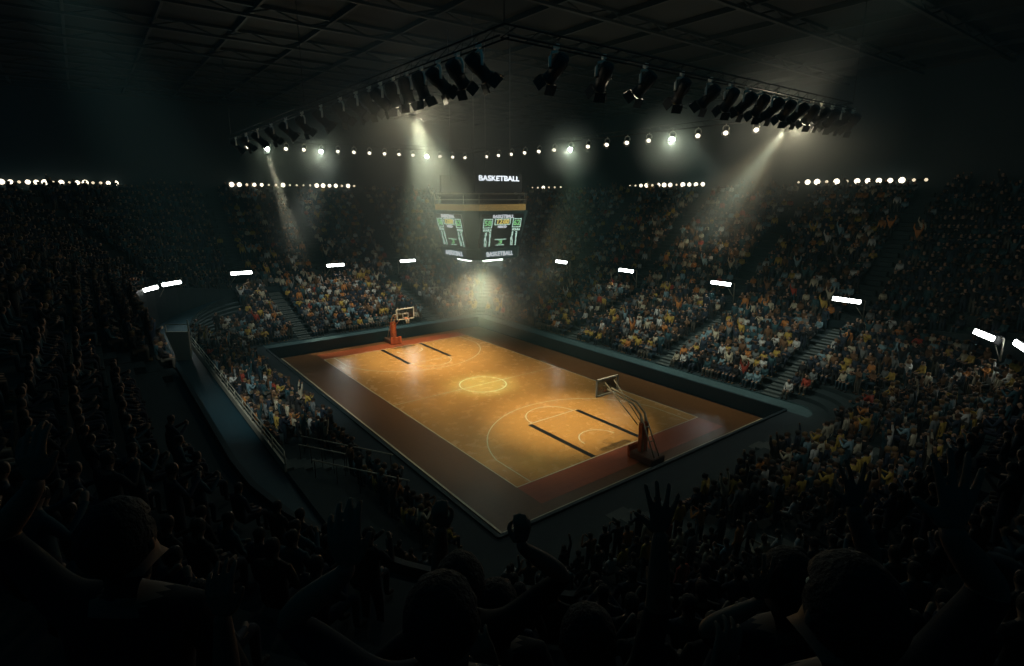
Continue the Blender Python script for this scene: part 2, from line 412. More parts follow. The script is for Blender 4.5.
for rot in (0, PI/2, PI, -PI/2):
    # dark display plates standing off the sloping body
    wmid = 2.475; zmid = 2.05
    Fm = face_mtx(rot, wmid, zmid, TILT, .03)
    bm = bmesh.new(); box(bm, (-1.75, -1.12, -.1), (1.75, 1.15, .02), mtx=Fm); dp = obj('display', bm, M['tealdark'], sb)
    def cell(x0, y0, x1, y1, m, nm):
        bm = bmesh.new(); box(bm, (x0, y0, .021), (x1, y1, .045), mtx=Fm); return obj(nm, bm, m, dp)
    D = Fm @ Matrix.Translation((0, 0, .035))
    add_text('BASKETBALL', .3, M['l_white'], dp, D @ Matrix.Translation((0, .99, 0)), width=1.75)
    # clock and score row
    bm = bmesh.new()
    for a in ((-.66,.42,.66,.46), (-.66,.8,.66,.84), (-.66,.42,-.62,.84), (.62,.42,.66,.84)): box(bm, (a[0], a[1], .021), (a[2], a[3], .045), mtx=Fm)
    obj('clock_frame', bm, M['l_pale'], dp)
    add_text('12:00', .44, M['l_yel'], dp, D @ Matrix.Translation((0, .63, 0)), 'clock_digits', .98)
    for x, s in ((-1.22, '58'), (1.22, '62')):
        bm = bmesh.new()
        for a in ((-.36,.22,.36,.26), (-.36,.8,.36,.84), (-.36,.22,-.32,.84), (.32,.22,.36,.84)): box(bm, (x+a[0], a[1], .021), (x+a[2], a[3], .045), mtx=Fm)
        obj('score_frame', bm, M['l_pale'], dp)
        add_text(s, .52, M['l_green'], dp, D @ Matrix.Translation((x, .53, 0)), 'score_digits', .56)
        add_text('FOULS', .2, M['l_pale'], dp, D @ Matrix.Translation((x, .06, 0)), 'caption', .66)
        for i in range(5):
            add_text('4 7 8 11 15'.split()[i] + '  ' + '2 3 1 4 2'.split()[i], .27, M['l_pale'], dp, D @ Matrix.Translation((x + (.1 if x < 0 else -.1), -.17 - i*.2, 0)), 'player_row', .5)
    add_text('PERIOD', .2, M['l_white'], dp, D @ Matrix.Translation((0, .28, 0)), 'caption', .72)
    bm = bmesh.new()
    for a in ((-.5,-.62,.5,-.58), (-.36,-1.02,.36,-.98)): box(bm, (a[0], a[1], .021), (a[2], a[3], .045), mtx=Fm)
    obj('bonus_frame', bm, M['l_pale'], dp)
    add_text('3', .4, M['l_green'], dp, D @ Matrix.Translation((0, -.8, 0)), 'period_digit', .34)
    add_text('BASKETBALL', .42, M['l_white'], sb, face_mtx(rot, 2.28, .45, 0, .03), width=2.25)
    if abs(abs(rot) - PI/2) < .1: add_text('BASKETBALL', .46, M['l_big'], sb, face_mtx(rot, 2.29, 5.5, 0, .02), width=3.35)
# lettering is a part of the top_sign / bottom_ring faces

# ------------------------------------------------------------------ lighting truss and stage spotlights
TX0, TX1, TY0, TY1, TZ = -19.5, 19.0, -11.9, 12.1, 18.75
bm = bmesh.new()
corners = [(TX0,TY0), (TX1,TY0), (TX1,TY1), (TX0,TY1)]
for a, b in zip(corners, corners[1:] + corners[:1]):
    a3, b3 = Vector((*a, 0)), Vector((*b, 0)); d = (b3-a3).normalized(); n = Vector((-d.y, d.x, 0))*.18
    chords = [(n, TZ), (-n, TZ), (n*0, TZ+.35)]
    for off, z in chords: tube(bm, [a3+off+Vector((0,0,z)), b3+off+Vector((0,0,z))], .03, 5)
    ln = (b3-a3).length; k = int(ln/.9)
    for i in range(k):
        p0 = a3 + d*(ln*i/k); p1 = a3 + d*(ln*(i+.5)/k)
        tube(bm, [p0+n+Vector((0,0,TZ)), p1+Vector((0,0,TZ+.35)), p0-n+Vector((0,0,TZ))], .014, 4, caps=False)
tr = obj('lighting_truss', bm, M['black'])
tag(tr, 'large rectangular black lighting truss hung below the roof, carrying the spotlights', 'truss')
for x in (TX0, 0, TX1):
    for y in (TY0, TY1):
        bm = bmesh.new(); tube(bm, [(x, y, TZ+.35), (x, y, CZ-.03)], .02, 4); obj('suspension_cable', bm, M['black'], tr)

def fixture_meshes():
    """local: hangs from z=0; the barrel points along -z after its own tilt (children rotated)"""
    bm = bmesh.new()
    tube(bm, [(0,0,.05), (0,0,-.1)], .035, 6); box(bm, (-.05,-.07,-.02), (.05,.07,.1))
    tube(bm, [(-.24, 0, -.5), (-.24, 0, -.25), (-.17, 0, -.12), (0, 0, -.08), (.17, 0, -.12), (.24, 0, -.25), (.24, 0, -.5)], .042, 6)
    yo = bm
    bm = bmesh.new()
    lathe(bm, [(.1, .42), (.17, .4), (.2, .3), (.2, -.05), (.185, -.08), (.185, -.3), (.21, -.32), (.21, -.38)], 14)
    for a in range(6): tube(bm, [(.205*math.cos(a*PI/3), .205*math.sin(a*PI/3), .3), (.205*math.cos(a*PI/3), .205*math.sin(a*PI/3), 0)], .014, 4)
    for s in (-1, 1): tube(bm, [(s*.2, 0, 0), (s*.27, 0, 0)], .04, 8)
    ba = bm
    bm = bmesh.new(); lathe(bm, [(.19, -.37), (.19, -.395), (.1, -.41)], 14); le = bm
    bm = bmesh.new()
    for k in range(4):
        Mx = Matrix.Rotation(k*PI/2, 4, 'Z') @ Matrix.Translation((.2, 0, -.38)) @ Matrix.Rotation(math.radians(-24), 4, 'Y')
        box(bm, (-.008, -.19, -.27), (.008, .19, 0), mtx=Mx)
    bd = bm
    return yo, ba, le, bd
def mk(bm, name, m, smooth=False):
    me = bpy.data.meshes.new(name); bmesh.ops.recalc_face_normals(bm, faces=bm.faces); bm.to_mesh(me); bm.free(); me.materials.append(m); return me
yo, ba, le, bd = fixture_meshes()
ME = {'yoke': mk(yo, 'yoke', M['bright']), 'barrel': mk(ba, 'barrel', M['black']), 'lens': mk(le, 'lens', M['lens_off']), 'barn_door': mk(bd, 'barn_door', M['black'])}
ME['lens_on'] = ME['lens'].copy(); ME['lens_on'].materials[0] = M['lens_on']
ME['lens_hot'] = ME['lens'].copy(); ME['lens_hot'].materials[0] = M['lens_hot']
ORD = ['first','second','third','fourth','fifth','sixth','seventh','eighth','ninth','tenth','eleventh','twelfth','thirteenth','fourteenth','fifteenth','sixteenth','seventeenth','eighteenth','nineteenth','twentieth']
def ordn(n):
    if n < 20: return ORD[n]
    t = ['', '', 'twenty', 'thirty', 'forty', 'fifty', 'sixty', 'seventy'][(n+1)//10]; r = (n+1) % 10
    return t + '-' + ORD[r-1] if r else {20:'twentieth',30:'thirtieth',40:'fortieth',50:'fiftieth',60:'sixtieth',70:'seventieth'}[n+1]
def spotlight(x, y, aim, state, label, group, scale=1.0):
    loc = Vector((x, y, TZ-.03)); d = (Vector(aim) - loc).normalized()
    yaw = math.atan2(d.y, d.x) - PI/2
    t = empty('stage_spotlight', loc, label, 'spotlight', group, yaw); t.scale = (scale,)*3
    tilt = math.acos(max(-1, min(1, -d.z)))            # from straight down
    y_ = bpy.data.objects.new('yoke', ME['yoke']); C.objects.link(y_); y_.parent = t
    b = bpy.data.objects.new('barrel', ME['barrel']); C.objects.link(b); b.parent = t
    b.location = (0, 0, -.5); b.rotation_euler = (tilt, 0, 0)
    for nm, me in (('lens', ME['lens' if state == 0 else ('lens_on' if state == 1 else 'lens_hot')]), ('barn_door', ME['barn_door'])):
        c = bpy.data.objects.new(nm, me); C.objects.link(c); c.parent = b
    return loc + Vector((0, 0, -.5*scale)) + d*.75*scale
LIGHTS = []
def lamp(name, typ, loc, energy, col, aim=None, **kw):
    l = bpy.data.lights.new(name, typ); l.energy = energy; l.color = col
    for k, v in kw.items(): setattr(l, k, v)
    o = bpy.data.objects.new(name, l); C.objects.link(o); o.location = loc
    if aim is not None: o.rotation_euler = (Vector(aim)-Vector(loc)).to_track_quat('-Z', 'Y').to_euler()
    return o

POWER = dict(beam=1.0)
GREENW = (.72, 1.0, .78); WARM = (1.0, .74, .42); YELL = (1.0, .86, .55)
# near side (x = TX1): dense near the back end, sparse toward the camera
near_y = [12.3, 11.1, 9.8, 8.6, 7.5, 6.3, 5.1, 3.9, 2.7, 1.5, .2, -1.3, -3.2, -5.4, -7.6, -9.8]
for i, y in enumerate(near_y):
    aim = (TX1-8, y+2.5, TZ-8.5) if i % 2 == 0 else (TX1-8, y-.5, TZ-7)
    e = spotlight(TX1, y, aim, 1 if i in (4, 13) else 0, f'{"glaring" if i == 4 else "black"} spotlight, {ordn(i)} from the right end of the near truss side', 'spotlights on the near truss side', 1.2)
    if i == 4: E_H = e
    if i == 13: E_G = e
# front side (y = TY0)
front_x = [17.6, 16.3, 15.0, 13.7, 12.5, 11.3, 10.1, 8.9, 7.4, 5.4, 2.6, -.6, -3.8, -7.2, -10.8, -14.4, -18.0]
E_A = []
for i, x in enumerate(front_x):
    aim = (x+1.5, TY0+8, TZ-7.5) if i % 2 == 0 else (x-1.5, TY0+8, TZ-8.5)
    if i in (3, 4, 5): aim = {3: (13.2, -5.5, 3), 4: (11, -6.5, 3), 5: (8.8, -5.5, 3)}[i]
    e = spotlight(x, TY0, aim, 1 if i in (3, 4, 5) else 0, f'{"lit" if i in (3, 4, 5) else "black"} spotlight, {ordn(i)} from the near corner along the left truss side', 'spotlights on the left truss side', 1.2)
    if i in (3, 4, 5): E_A.append((e, aim))
# far side (x = TX0) and back side (y = TY1): lit lenses turned toward us
far_y = np.linspace(-10.6, 11.2, 15); back_x = np.linspace(-16.5, 17.7, 17)
HOT = []
for i, y in enumerate(far_y):
    hot = i in (1, 4, 11)
    e = spotlight(TX0, float(y), (TX0+16, float(y)-9, 8.5), 2 if hot else 1, f'{"brightly flaring" if hot else "small lit"} spotlight, {ordn(i)} from the left end of the far truss side', 'lit spotlights on the far truss side', .9 if hot else .8)
    if hot: HOT.append((i, e))
for i, x in enumerate(back_x):
    hot = i in (6, 11)
    aim = (float(x)+9, TY1-14, 8.5) if i != 15 else (-3, 31, 9.5)
    e = spotlight(float(x), TY1, aim, 2 if hot else 1, f'{"brightly flaring" if hot else "small lit"} spotlight, {ordn(i)} from the far end of the right truss side', 'lit spotlights on the right truss side', .9 if hot else .8)
    if hot: HOT.append((i, e))
    if i == 15: E_B = (e, aim)

# ------------------------------------------------------------------ strips of bulbs under the roof edge
def bulb_strip(a, b, n, label, dim):
    a, b = Vector(a), Vector(b); mid = (a+b)/2; mid.z = a.z
    t = empty('light_strip', mid, label, 'light strip', 'light strips behind the upper stands')
    d = (b-a); inward = Vector((0,-1,0)) if abs(d.x) > abs(d.y) else Vector((1,0,0))
    bm = bmesh.new(); tube(bm, [a-mid-inward*.12, b-mid-inward*.12], .07, 6)
    for q in (0, .33, .66, 1): p = a-mid+d*q-inward*.12; tube(bm, [p, p-inward*.35], .03, 5)
    obj('rail', bm, M['black'], t)
    rr = random.Random(int(abs(a.x*7+a.y)))
    for i in range(n):
        p = a-mid + d*(i/(n-1)); big = rr.random() < .55
        r = (.2 + .09*rr.random()) if big else (.1 + .05*rr.random())
        bm = bmesh.new(); bmesh.ops.create_icosphere(bm, subdivisions=2, radius=r, matrix=Matrix.Translation(p))
        obj('bulb', bm, M['bulb'] if big else M['bulbdim'], t, True)
SZ = 15.5
bulb_strip((-41.2, -28.6, SZ), (-41.2, -19.4, SZ), 15, 'row of round bulbs at the far left of the hall, left of a dark gap', 0)
bulb_strip((-41.2, -8.0, SZ), (-41.2, 7.2, SZ), 19, 'long row of round bulbs high behind the far hoop end', 0)
bulb_strip((-38, 35.8, SZ), (-31.2, 35.8, SZ), 6, 'short row of bulbs just right of the hanging scoreboard', 0)
bulb_strip((-17.5, 35.8, SZ), (-6.4, 35.8, SZ), 13, 'row of bulbs in the middle of the right wall', 0)
bulb_strip((4.8, 35.8, SZ), (15.8, 35.8, SZ), 13, 'row of large bulbs farthest right, behind the right upper stand', 0)

# ------------------------------------------------------------------ flood lamps around the concourse
LAMPS = [(-22.6,-19.0,'leftmost'), (-24.9,-17.2,'second from left'), (-28.8,-10.5,'third from left'), (-29.6,-.3,'fourth from left'), (-28.6,8.4,'fifth from left'),
         (-16.3,22.7,'sixth from left'), (-6.0,22.7,'seventh from left'), (5.3,22.7,'eighth from left'), (16.0,22.7,'ninth from left'), (25.6,17.2,'tenth from left'), (27.5,15.7,'rightmost')]
LW = ['leftmost flood lamp, beside another above the left corner stand', 'flood lamp just right of the leftmost one in the far left corner', 'flood lamp over the left end of the far stand',
      'flood lamp over the middle of the far stand, left of the hoop', 'flood lamp over the far stand, left of the scoreboard', 'flood lamp over the right stand just right of the scoreboard',
      'flood lamp at the foot of the dark aisle in the right upper stand', 'flood lamp over the right stand beyond the near hoop', 'flood lamp over the dark near end of the right stand',
      'flood lamp in the dark right corner, second from the frame edge', 'flood lamp cut by the right edge of the frame']
LZ0 = 6.4
for i, (x, y, _) in enumerate(LAMPS):
    cx = min(max(x, X0), X1); cy = min(max(y, Y0), Y1); n = Vector((cx-x, cy-y, 0)).normalized()    # inward
    rot = math.atan2(n.y, n.x) + PI/2                                                            # local -y is inward
    t = empty('flood_lamp', (x, y, LZ0), LW[i], 'lamp', 'flood lamps around the concourse', rot)
    Mx = Matrix.Rotation(math.radians(-18), 4, 'X')
    bm = bmesh.new(); box(bm, (-1.08, 0, -.22), (1.08, .3, .22), mtx=Mx, bev=.03)
    for q in np.linspace(-1, 1, 9): box(bm, (q-.02, .3, -.26), (q+.02, .38, .26), mtx=Mx)
    obj('housing', bm, M['black'], t)
    bm = bmesh.new(); box(bm, (-1.0, -.05, -.15), (1.0, .01, .15), mtx=Mx, bev=.02); obj('diffuser', bm, M['tube'], t)
    sd = 1 if x > -12 or y > 12 else -1
    px = 1.15 if i >= 5 else -1.15
    zt = 4.75 if i not in (0, 1, 9, 10) else 5.8
    bm = bmesh.new(); tube(bm, [(px, .4, zt-LZ0-.6), (px, .35, .1), (px*.93, .2, .1)], .05, 6); tube(bm, [(px, .4, -1.2), (px*.4, .3, -.25)], .03, 5)
    obj('bracket_pole', bm, M['rail'], t)
    p = Vector((x, y, LZ0)) + n*.35
    lamp('flood_light', 'SPOT', p, 30 if i > 8 else 100, (.8, 1, .92), p + n*3.2 + Vector((0, 0, -2.6)), spot_size=math.radians(125), spot_blend=1, shadow_soft_size=.25)

# ------------------------------------------------------------------ concourse details on the left
bm = bmesh.new()
box(bm, (-.85, -.1, 0), (.85, .1, 2.2))
for v in bm.verts:
    if v.co.z < .1: v.co.x = v.co.x*.6 + .25
t = empty('entrance_panel', (-13.3, -18.4, 2.11), 'pale tapered wall panel with a rail on top, beside the left concourse', 'panel')
t.rotation_euler = (0, 0, math.radians(55))
obj('panel', bm, M['pale'], t)
bm = bmesh.new()
tube(bm, [(.85, 0, 2.2), (.85, 0, 3.1)], .06, 6); tube(bm, [(-.8, 0, 2.2), (-.8, 0, 2.75)], .04, 6); tube(bm, [(-.85, 0, 2.75), (.85, 0, 2.75)], .035, 6)
obj('rail', bm, M['rail'], t)
# handrail along the back of the left lower stand
yb = Y0 - low_off(5)[3] - .02
t = empty('handrail', (-2, yb, low_z(5)[3]), 'long pale handrail and kick board along the back of the left lower stand', 'handrail')
bm = bmesh.new(); box(bm, (-14, -.05, -.05), (12, .05, .35)); obj('kick_board', bm, M['pale'], t)
bm = bmesh.new()
for z in (.65, .95): tube(bm, [(-14, 0, z), (12, 0, z)], .03, 6)
obj('rail', bm, M['rail'], t)
for x in np.arange(-14, 12.1, 2.0):
    bm = bmesh.new(); tube(bm, [(float(x), 0, .3), (float(x), 0, .95)], .025, 6); obj('post', bm, M['rail'], t)
# thin rails across the open bay of the left lower stand
def low_ground(y):
    k = math.floor((Y0 - y - LOW0)/TREAD); return 1.0 + .265*min(max(k, 0), NLOW[3]) if k >= 0 else .9
for i, (a, b) in enumerate((((7.4, -15.8), (12.0, -13.1)), ((8.3, -16.2), (10.6, -14.8)), ((10.3, -16.2), (14.6, -13.6)))):
    a, b = Vector((*a, 0)), Vector((*b, 0)); mid = (a+b)/2; zb = low_ground(mid.y); 
    t = empty('handrail', (mid.x, mid.y, zb), ['upper pale handrail across the open bay of the left stand', 'shorter middle handrail just under the upper one in the open left bay', 'lowest handrail in the open left bay, closest to us'][i], 'handrail', 'rails in the open left bay')
    d = b-a; n = 5; rz = 1.9 - zb + .75
    bm = bmesh.new(); tube(bm, [a-mid+Vector((0,0,rz)), b-mid+Vector((0,0,rz))], .03, 6); obj('rail', bm, M['rail'], t)
    for q in range(n):
        p = a + d*(q+.1)/(n-.8); g = low_ground(p.y) - zb
        bm = bmesh.new(); tube(bm, [p-mid+Vector((0,0,g)), p-mid+Vector((0,0,rz))], .02, 5); obj('post', bm, M['black'], t)

# ------------------------------------------------------------------ people
def skel_body(pose, fingers=False, seed=0):
    """returns list of chains [(points, radii, region)], the body tree first. Faces +y. Heights in metres."""
    rr = random.Random(seed)
    P = {}
    if pose == 'sit' or pose == 'sitclap':
        hz = .52
        P['pel'] = (0, 0, hz); P['hip'] = (.1, .03, hz-.02); P['knee'] = (.13, .46, hz+.0); P['ank'] = (.13, .44, .09); P['toe'] = (.14, .6, .05)
        up = hz - .95
    else:
        up = 0; P['pel'] = (0, 0, .95); P['hip'] = (.1, 0, .9); P['knee'] = (.12, .03, .5); P['ank'] = (.13, -.01, .09); P['toe'] = (.15, .16, .04)
    P['spine'] = (0, .0, 1.15+up); P['chest'] = (0, .0, 1.36+up); P['neck'] = (0, .0, 1.49+up); P['jaw'] = (0, .04, 1.57+up); P['head'] = (0, .03, 1.66+up); P['top'] = (0, .02, 1.73+up)
    sh = (.185, 0, 1.42+up)
    arms = {'sit': ((.25, .05, 1.15+up), (.16, .3, 1.05+up), (.12, .38, 1.04+up)),
            'sitclap': ((.3, .12, 1.2+up), (.1, .36, 1.32+up), (.03, .42, 1.4+up)),
            'down': ((.26, -.02, 1.14), (.27, .1, .9), (.27, .14, .8)),
            'up': ((.32, .04, 1.68), (.28, .08, 1.93), (.27, .09, 2.03)),
            'clap': ((.3, .1, 1.24), (.1, .34, 1.4), (.03, .38, 1.48))}
    def arm(kind, s): return [(s*a[0], a[1], a[2]) for a in arms[kind]]
    kinds = {'sit': ('sit', 'sit'), 'sitclap': ('sitclap', 'sitclap'), 'stand': ('down', 'down'), 'cheer': ('up', 'up'), 'one': ('up', 'down'), 'clap': ('clap', 'clap')}[pose]
    verts = []; edges = []; rad = []; reg = []
    def add(p, r, par, region):
        verts.append(p); rad.append(r); i = len(verts)-1
        if par is not None: edges.append((par, i)); reg.append(region)
        return i
    pel = add(P['pel'], (.155, .115), None, None)
    sp = add(P['spine'], (.15, .105), pel, 'shirt'); ch = add(P['chest'], (.175, .115), sp, 'shirt')
    nk = add(P['neck'], (.06, .06), ch, 'skin'); jw = add(P['jaw'], (.075, .085), nk, 'skin'); hd = add(P['head'], (.09, .105), jw, 'hair'); tp = add(P['top'], (.06, .07), hd, 'hair')
    for s, k in ((1, kinds[0]), (-1, kinds[1])):
        a = arm(k, s); s0 = add((s*sh[0], sh[1], sh[2]), (.062, .065), ch, 'shirt')
        el = add(a[0], (.046, .046), s0, 'shirt'); wr = add(a[1], (.032, .032), el, 'shirt'); ha = add(a[2], (.042, .03), wr, 'skin')
        h = add((s*P['hip'][0], P['hip'][1], P['hip'][2]), (.09, .095), pel, 'trouser'); kn = add((s*P['knee'][0], P['knee'][1], P['knee'][2]), (.062, .062), h, 'trouser')
        an = add((s*P['ank'][0], P['ank'][1], P['ank'][2]), (.042, .042), kn, 'trouser'); add((s*P['toe'][0], P['toe'][1], P['toe'][2]), (.042, .035), an, 'hair')
    return verts, edges, rad, reg
def skin_mesh(verts, edges, rad, sub, roots=(0,), vox=0):
    me = bpy.data.meshes.new('skeleton'); me.from_pydata(verts, edges, [])
    o = bpy.data.objects.new('skeleton', me); C.objects.link(o)
    md = o.modifiers.new('skin', 'SKIN'); md.use_smooth_shade = True
    if not me.skin_vertices: 
        bm = bmesh.new(); bm.from_mesh(me); bm.verts.layers.skin.verify(); bm.to_mesh(me); bm.free()
    sv = me.skin_vertices[0].data
    for i, r in enumerate(rad):
        sv[i].radius = r; sv[i].use_root = i in roots; sv[i].use_loose = False
    if sub:
        sm = o.modifiers.new('sub', 'SUBSURF'); sm.levels = sub; sm.render_levels = sub
    if vox:
        rm_ = o.modifiers.new('join', 'REMESH'); rm_.mode = 'VOXEL'; rm_.voxel_size = vox; rm_.use_smooth_shade = True
        sm_ = o.modifiers.new('relax', 'SMOOTH'); sm_.factor = .5; sm_.iterations = 4
    dg = bpy.context.evaluated_depsgraph_get(); out = bpy.data.meshes.new_from_object(o.evaluated_get(dg))
    bpy.data.objects.remove(o); bpy.data.meshes.remove(me); return out
def regions(me, verts, edges, reg, neck=3):
    V = np.array(verts); A = V[[e[0] for e in edges]]; B = V[[e[1] for e in edges]]
    cs = np.array([p.center for p in me.polygons]); out = []
    D = B-A; L2 = (D**2).sum(1)+1e-9
    for q in range(0, len(cs), 4000):
        cc = cs[q:q+4000, None, :]
        T = np.clip(((cc-A)*D).sum(2)/L2, 0, 1); dd = (((A+D*T[..., None])-cc)**2).sum(2); K = dd.argmin(1)
        for c, k, t in zip(cs[q:q+4000], K, T):
            r = reg[k]
            if r == 'skin' and edges[k][1] == neck and t[k] < .7: r = 'shirt'
            if r == 'hair' and c[1] > .07 and c[2] > .5: r = 'skin'
            if r == 'skin' and c[1] < -.01 and edges[k][0] in (neck, neck+1): r = 'hair'
            out.append(r)
    return out
REG = ['shirt', 'skin', 'hair', 'trouser']
POSES = ['sit', 'sitclap', 'stand', 'cheer', 'one', 'clap']
LOWP, MIDP = {}, {}
for p in POSES:
    v, e, r, g = skel_body(p)
    me = skin_mesh(v, e, r, 0); rg = regions(me, v, e, g)
    co_ = np.zeros(len(me.vertices)*3); me.vertices.foreach_get('co', co_)
    polys = [tuple(q.vertices) for q in me.polygons]
    LOWP[p] = (co_.reshape(-1, 3), polys, np.array([REG.index(x) for x in rg]))
    bpy.data.meshes.remove(me)
    me = skin_mesh(v, e, r, 1); rg = regions(me, v, e, g); me.name = 'spectator_' + p
    me.materials.clear()
    for k in REG: me.materials.append(M[k])
    for q, x in zip(me.polygons, rg): q.material_index = REG.index(x); q.use_smooth = True
    MIDP[p] = me
# palette of clothes: name, colour, weight
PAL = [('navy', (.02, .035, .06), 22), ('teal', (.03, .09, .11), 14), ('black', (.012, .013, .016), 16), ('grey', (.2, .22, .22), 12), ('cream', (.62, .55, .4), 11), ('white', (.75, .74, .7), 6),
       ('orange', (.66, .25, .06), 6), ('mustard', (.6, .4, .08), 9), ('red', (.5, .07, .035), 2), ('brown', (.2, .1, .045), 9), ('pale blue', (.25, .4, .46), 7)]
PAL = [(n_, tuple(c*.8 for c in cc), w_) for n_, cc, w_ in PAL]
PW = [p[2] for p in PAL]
PW_SHADE = [22, 14, 30, 0, 0, 0, 0, 0, 0, 0, 0]  # only dark clothes: shade of the unlit upper stands put into shirt colours
SIDE = {0: 'near', 1: 'right', 2: 'far', 3: 'left'}
seats = []     # dicts
def try_seat(x, y, z, nx, ny, tier, sec, k, idx):
    pr = project((x, y, z+1.0))
    if pr is None: return
    px, py, d = pr
    if not (-160 < px < 1184 and 150 < py < 760) or d < 2.2: return
    seats.append(dict(p=(x, y, z), f=(nx, ny), tier=tier, sec=sec, k=k, i=idx, px=px, py=py, d=d))
def fill_row(offs, zs, tier, k, step, occ, aisles, lat=0.0):
    # straight parts
    for s, (a, b) in {0: (Y0, Y1), 1: (X0, X1), 2: (Y0, Y1), 3: (X0, X1)}.items():
        if tier == 'lower' and (k >= NLOW[s] or (s == 0 and k < 3)): continue
        n = int((b-a)/step); off = offs[s] + .62
        for i in range(n):
            u = a + (i+.5)*(b-a)/n + R.uniform(-.07, .07)
            if any(abs(u-q) < .85 for q in aisles[s]) or R.random() > occ: continue
            if tier == 'lower' and s == 3 and u > 6.4 and 2 <= k <= 4: continue
            x, y = side_pt(s, u, off + R.uniform(-.06, .06)); n_ = {0: (-1,0), 1: (0,-1), 2: (1,0), 3: (0,1)}[s]
            try_seat(x, y, zs[s], n_[0], n_[1], tier, SIDE[s], k, i)
    cs = [(X1, Y1, 0, 1, 'right near corner'), (X0, Y1, 1, 2, 'far right corner'), (X0, Y0, 2, 3, 'far left corner'), (X1, Y0, 3, 0, 'near left corner')]
    for i, (cx, cy, sa, sb, nm) in enumerate(cs):
        sx, sy = (sa, sb) if i % 2 == 0 else (sb, sa)
        if tier == 'lower' and (k >= NLOW[sa] or k >= NLOW[sb] or (i in (0, 3) and k < 3)): continue
        ox, oy = offs[sx]+.62, offs[sy]+.62
        n = max(1, int(PI/4*(ox+oy)/step))
        for j in range(n):
            t = (j+.5)/n; th = i*PI/2 + t*PI/2
            if abs(t-.5)*PI/2*(ox+oy)/2 < .8 or R.random() > occ: continue
            x, y = cx + ox*math.cos(th), cy + oy*math.sin(th)
            nx, ny = -math.cos(th)/ox, -math.sin(th)/oy; l = math.hypot(nx, ny)
            try_seat(x, y, zs[sa]*(1-t)+zs[sb]*t, nx/l, ny/l, tier, nm, k, j)
for k in range(12): fill_row(low_off(k), low_z(k), 'lower', k, .56, .95, AIS_LOW)
for k in range(NUP): fill_row(up_off(k), up_z(k), 'upper', k, .58, .93, AIS_UP)
# keep the view from the camera's own stand open, as the photograph shows it: nobody of the rows in front rises over this outline
LIM = [(-200, 200), (0, 205), (90, 330), (150, 395), (200, 440), (260, 480), (330, 520), (420, 560), (600, 565), (700, 560), (760, 520), (830, 490), (930, 430), (1040, 380), (1200, 350)]
def lim(px):
    for (a, b), (c, d) in zip(LIM, LIM[1:]):
        if a <= px <= c: return b + (d-b)*(px-a)/(c-a)
    return 300
kept = []
for s in seats:
    if s['tier'] == 'upper' and s['d'] < 22:
        top = project((s['p'][0], s['p'][1], s['p'][2]+1.35))
        if top is None or top[1] < lim(top[0]): continue
        if s['d'] < 4.2 : continue
        if R.random() < .25: continue
    kept.append(s)
seats = kept
for s in seats:
    s['pose'] = R.choices(POSES, [48, 14, 14, 3, 4, 10])[0] if not (s['tier'] == 'upper' and s['d'] < 20) else R.choices(POSES, [60, 30, 0, 0, 0, 10])[0]
    s['col'] = R.choices(range(len(PAL)), PW_SHADE if s['tier'] == 'upper' and s['sec'] in ('near', 'left', 'near left corner', 'far left corner', 'right near corner') else PW)[0]
    s['sc'] = R.uniform(.92, 1.06); s['rot'] = math.atan2(s['f'][1], s['f'][0]) - PI/2 + R.uniform(-.2, .2)
# the ones that show largest become individuals
vis = [s for s in seats if -5 < s['px'] < 1029 and s['py'] < 690]
vis.sort(key=lambda s: s['d'])
NIND = 285
ind = vis[:NIND]; indset = {id(s) for s in ind}
posew = {'sit': 'sitting', 'sitclap': 'clapping seated', 'stand': 'standing', 'cheer': 'cheering', 'one': 'waving', 'clap': 'clapping upright'}
rows = {}
for s in sorted(ind, key=lambda s: (s['tier'], s['sec'], s['k'], s['i'])):
    key = (s['tier'], s['sec'], s['k']); rows[key] = rows.get(key, -1) + 1; s['n'] = rows[key]
for s in ind:
    o = bpy.data.objects.new('person', MIDP[s['pose']]); C.objects.link(o)
    o.location = s['p']; o.rotation_euler = (0, 0, s['rot']); o.scale = (s['sc'],)*3
    o.color = (*PAL[s['col']][1], 1)
    tag(o, f"person in {PAL[s['col']][0]} top {posew[s['pose']]}, {ordn(s['n'])} in {s['sec']} {s['tier']} stand row {ordn(s['k'])}", 'person', 'spectators in the near rows')
# everyone else: one crowd
rest = [s for s in seats if id(s) not in indset]
skins = [(.34, .19, .12), (.2, .11, .065), (.4, .25, .17), (.11, .055, .03)]
hairs = [(.015, .012, .01), (.06, .03, .015), (.2, .12, .05), (.05, .045, .04)]
trs = [(.02, .03, .05), (.03, .03, .03), (.1, .09, .07), (.02, .05, .07)]
VV, FV, FL, TC = [], [], [], []; base = 0
for s in rest:
    co_, polys, rg = LOWP[s['pose']]; c, sn = math.cos(s['rot']), math.sin(s['rot']); q = co_*s['sc']
    VV.append(np.c_[q[:,0]*c - q[:,1]*sn + s['p'][0], q[:,0]*sn + q[:,1]*c + s['p'][1], q[:,2] + s['p'][2]])
    cols = np.array([PAL[s['col']][1], R.choice(skins), R.choice(hairs), R.choice(trs)]) 
    TC.append(cols[rg])
    for p in polys: FV.extend(i+base for i in p); FL.append(len(p))
    base += len(co_)
VV = np.concatenate(VV); TC = np.concatenate(TC); FL = np.array(FL)
me = bpy.data.meshes.new('crowd'); me.vertices.add(len(VV)); me.vertices.foreach_set('co', VV.ravel())
me.loops.add(len(FV)); me.loops.foreach_set('vertex_index', np.array(FV, dtype=np.int32))
me.polygons.add(len(FL)); st = np.concatenate([[0], np.cumsum(FL)[:-1]]).astype(np.int32)
me.polygons.foreach_set('loop_start', st)
me.update(calc_edges=True); me.validate()
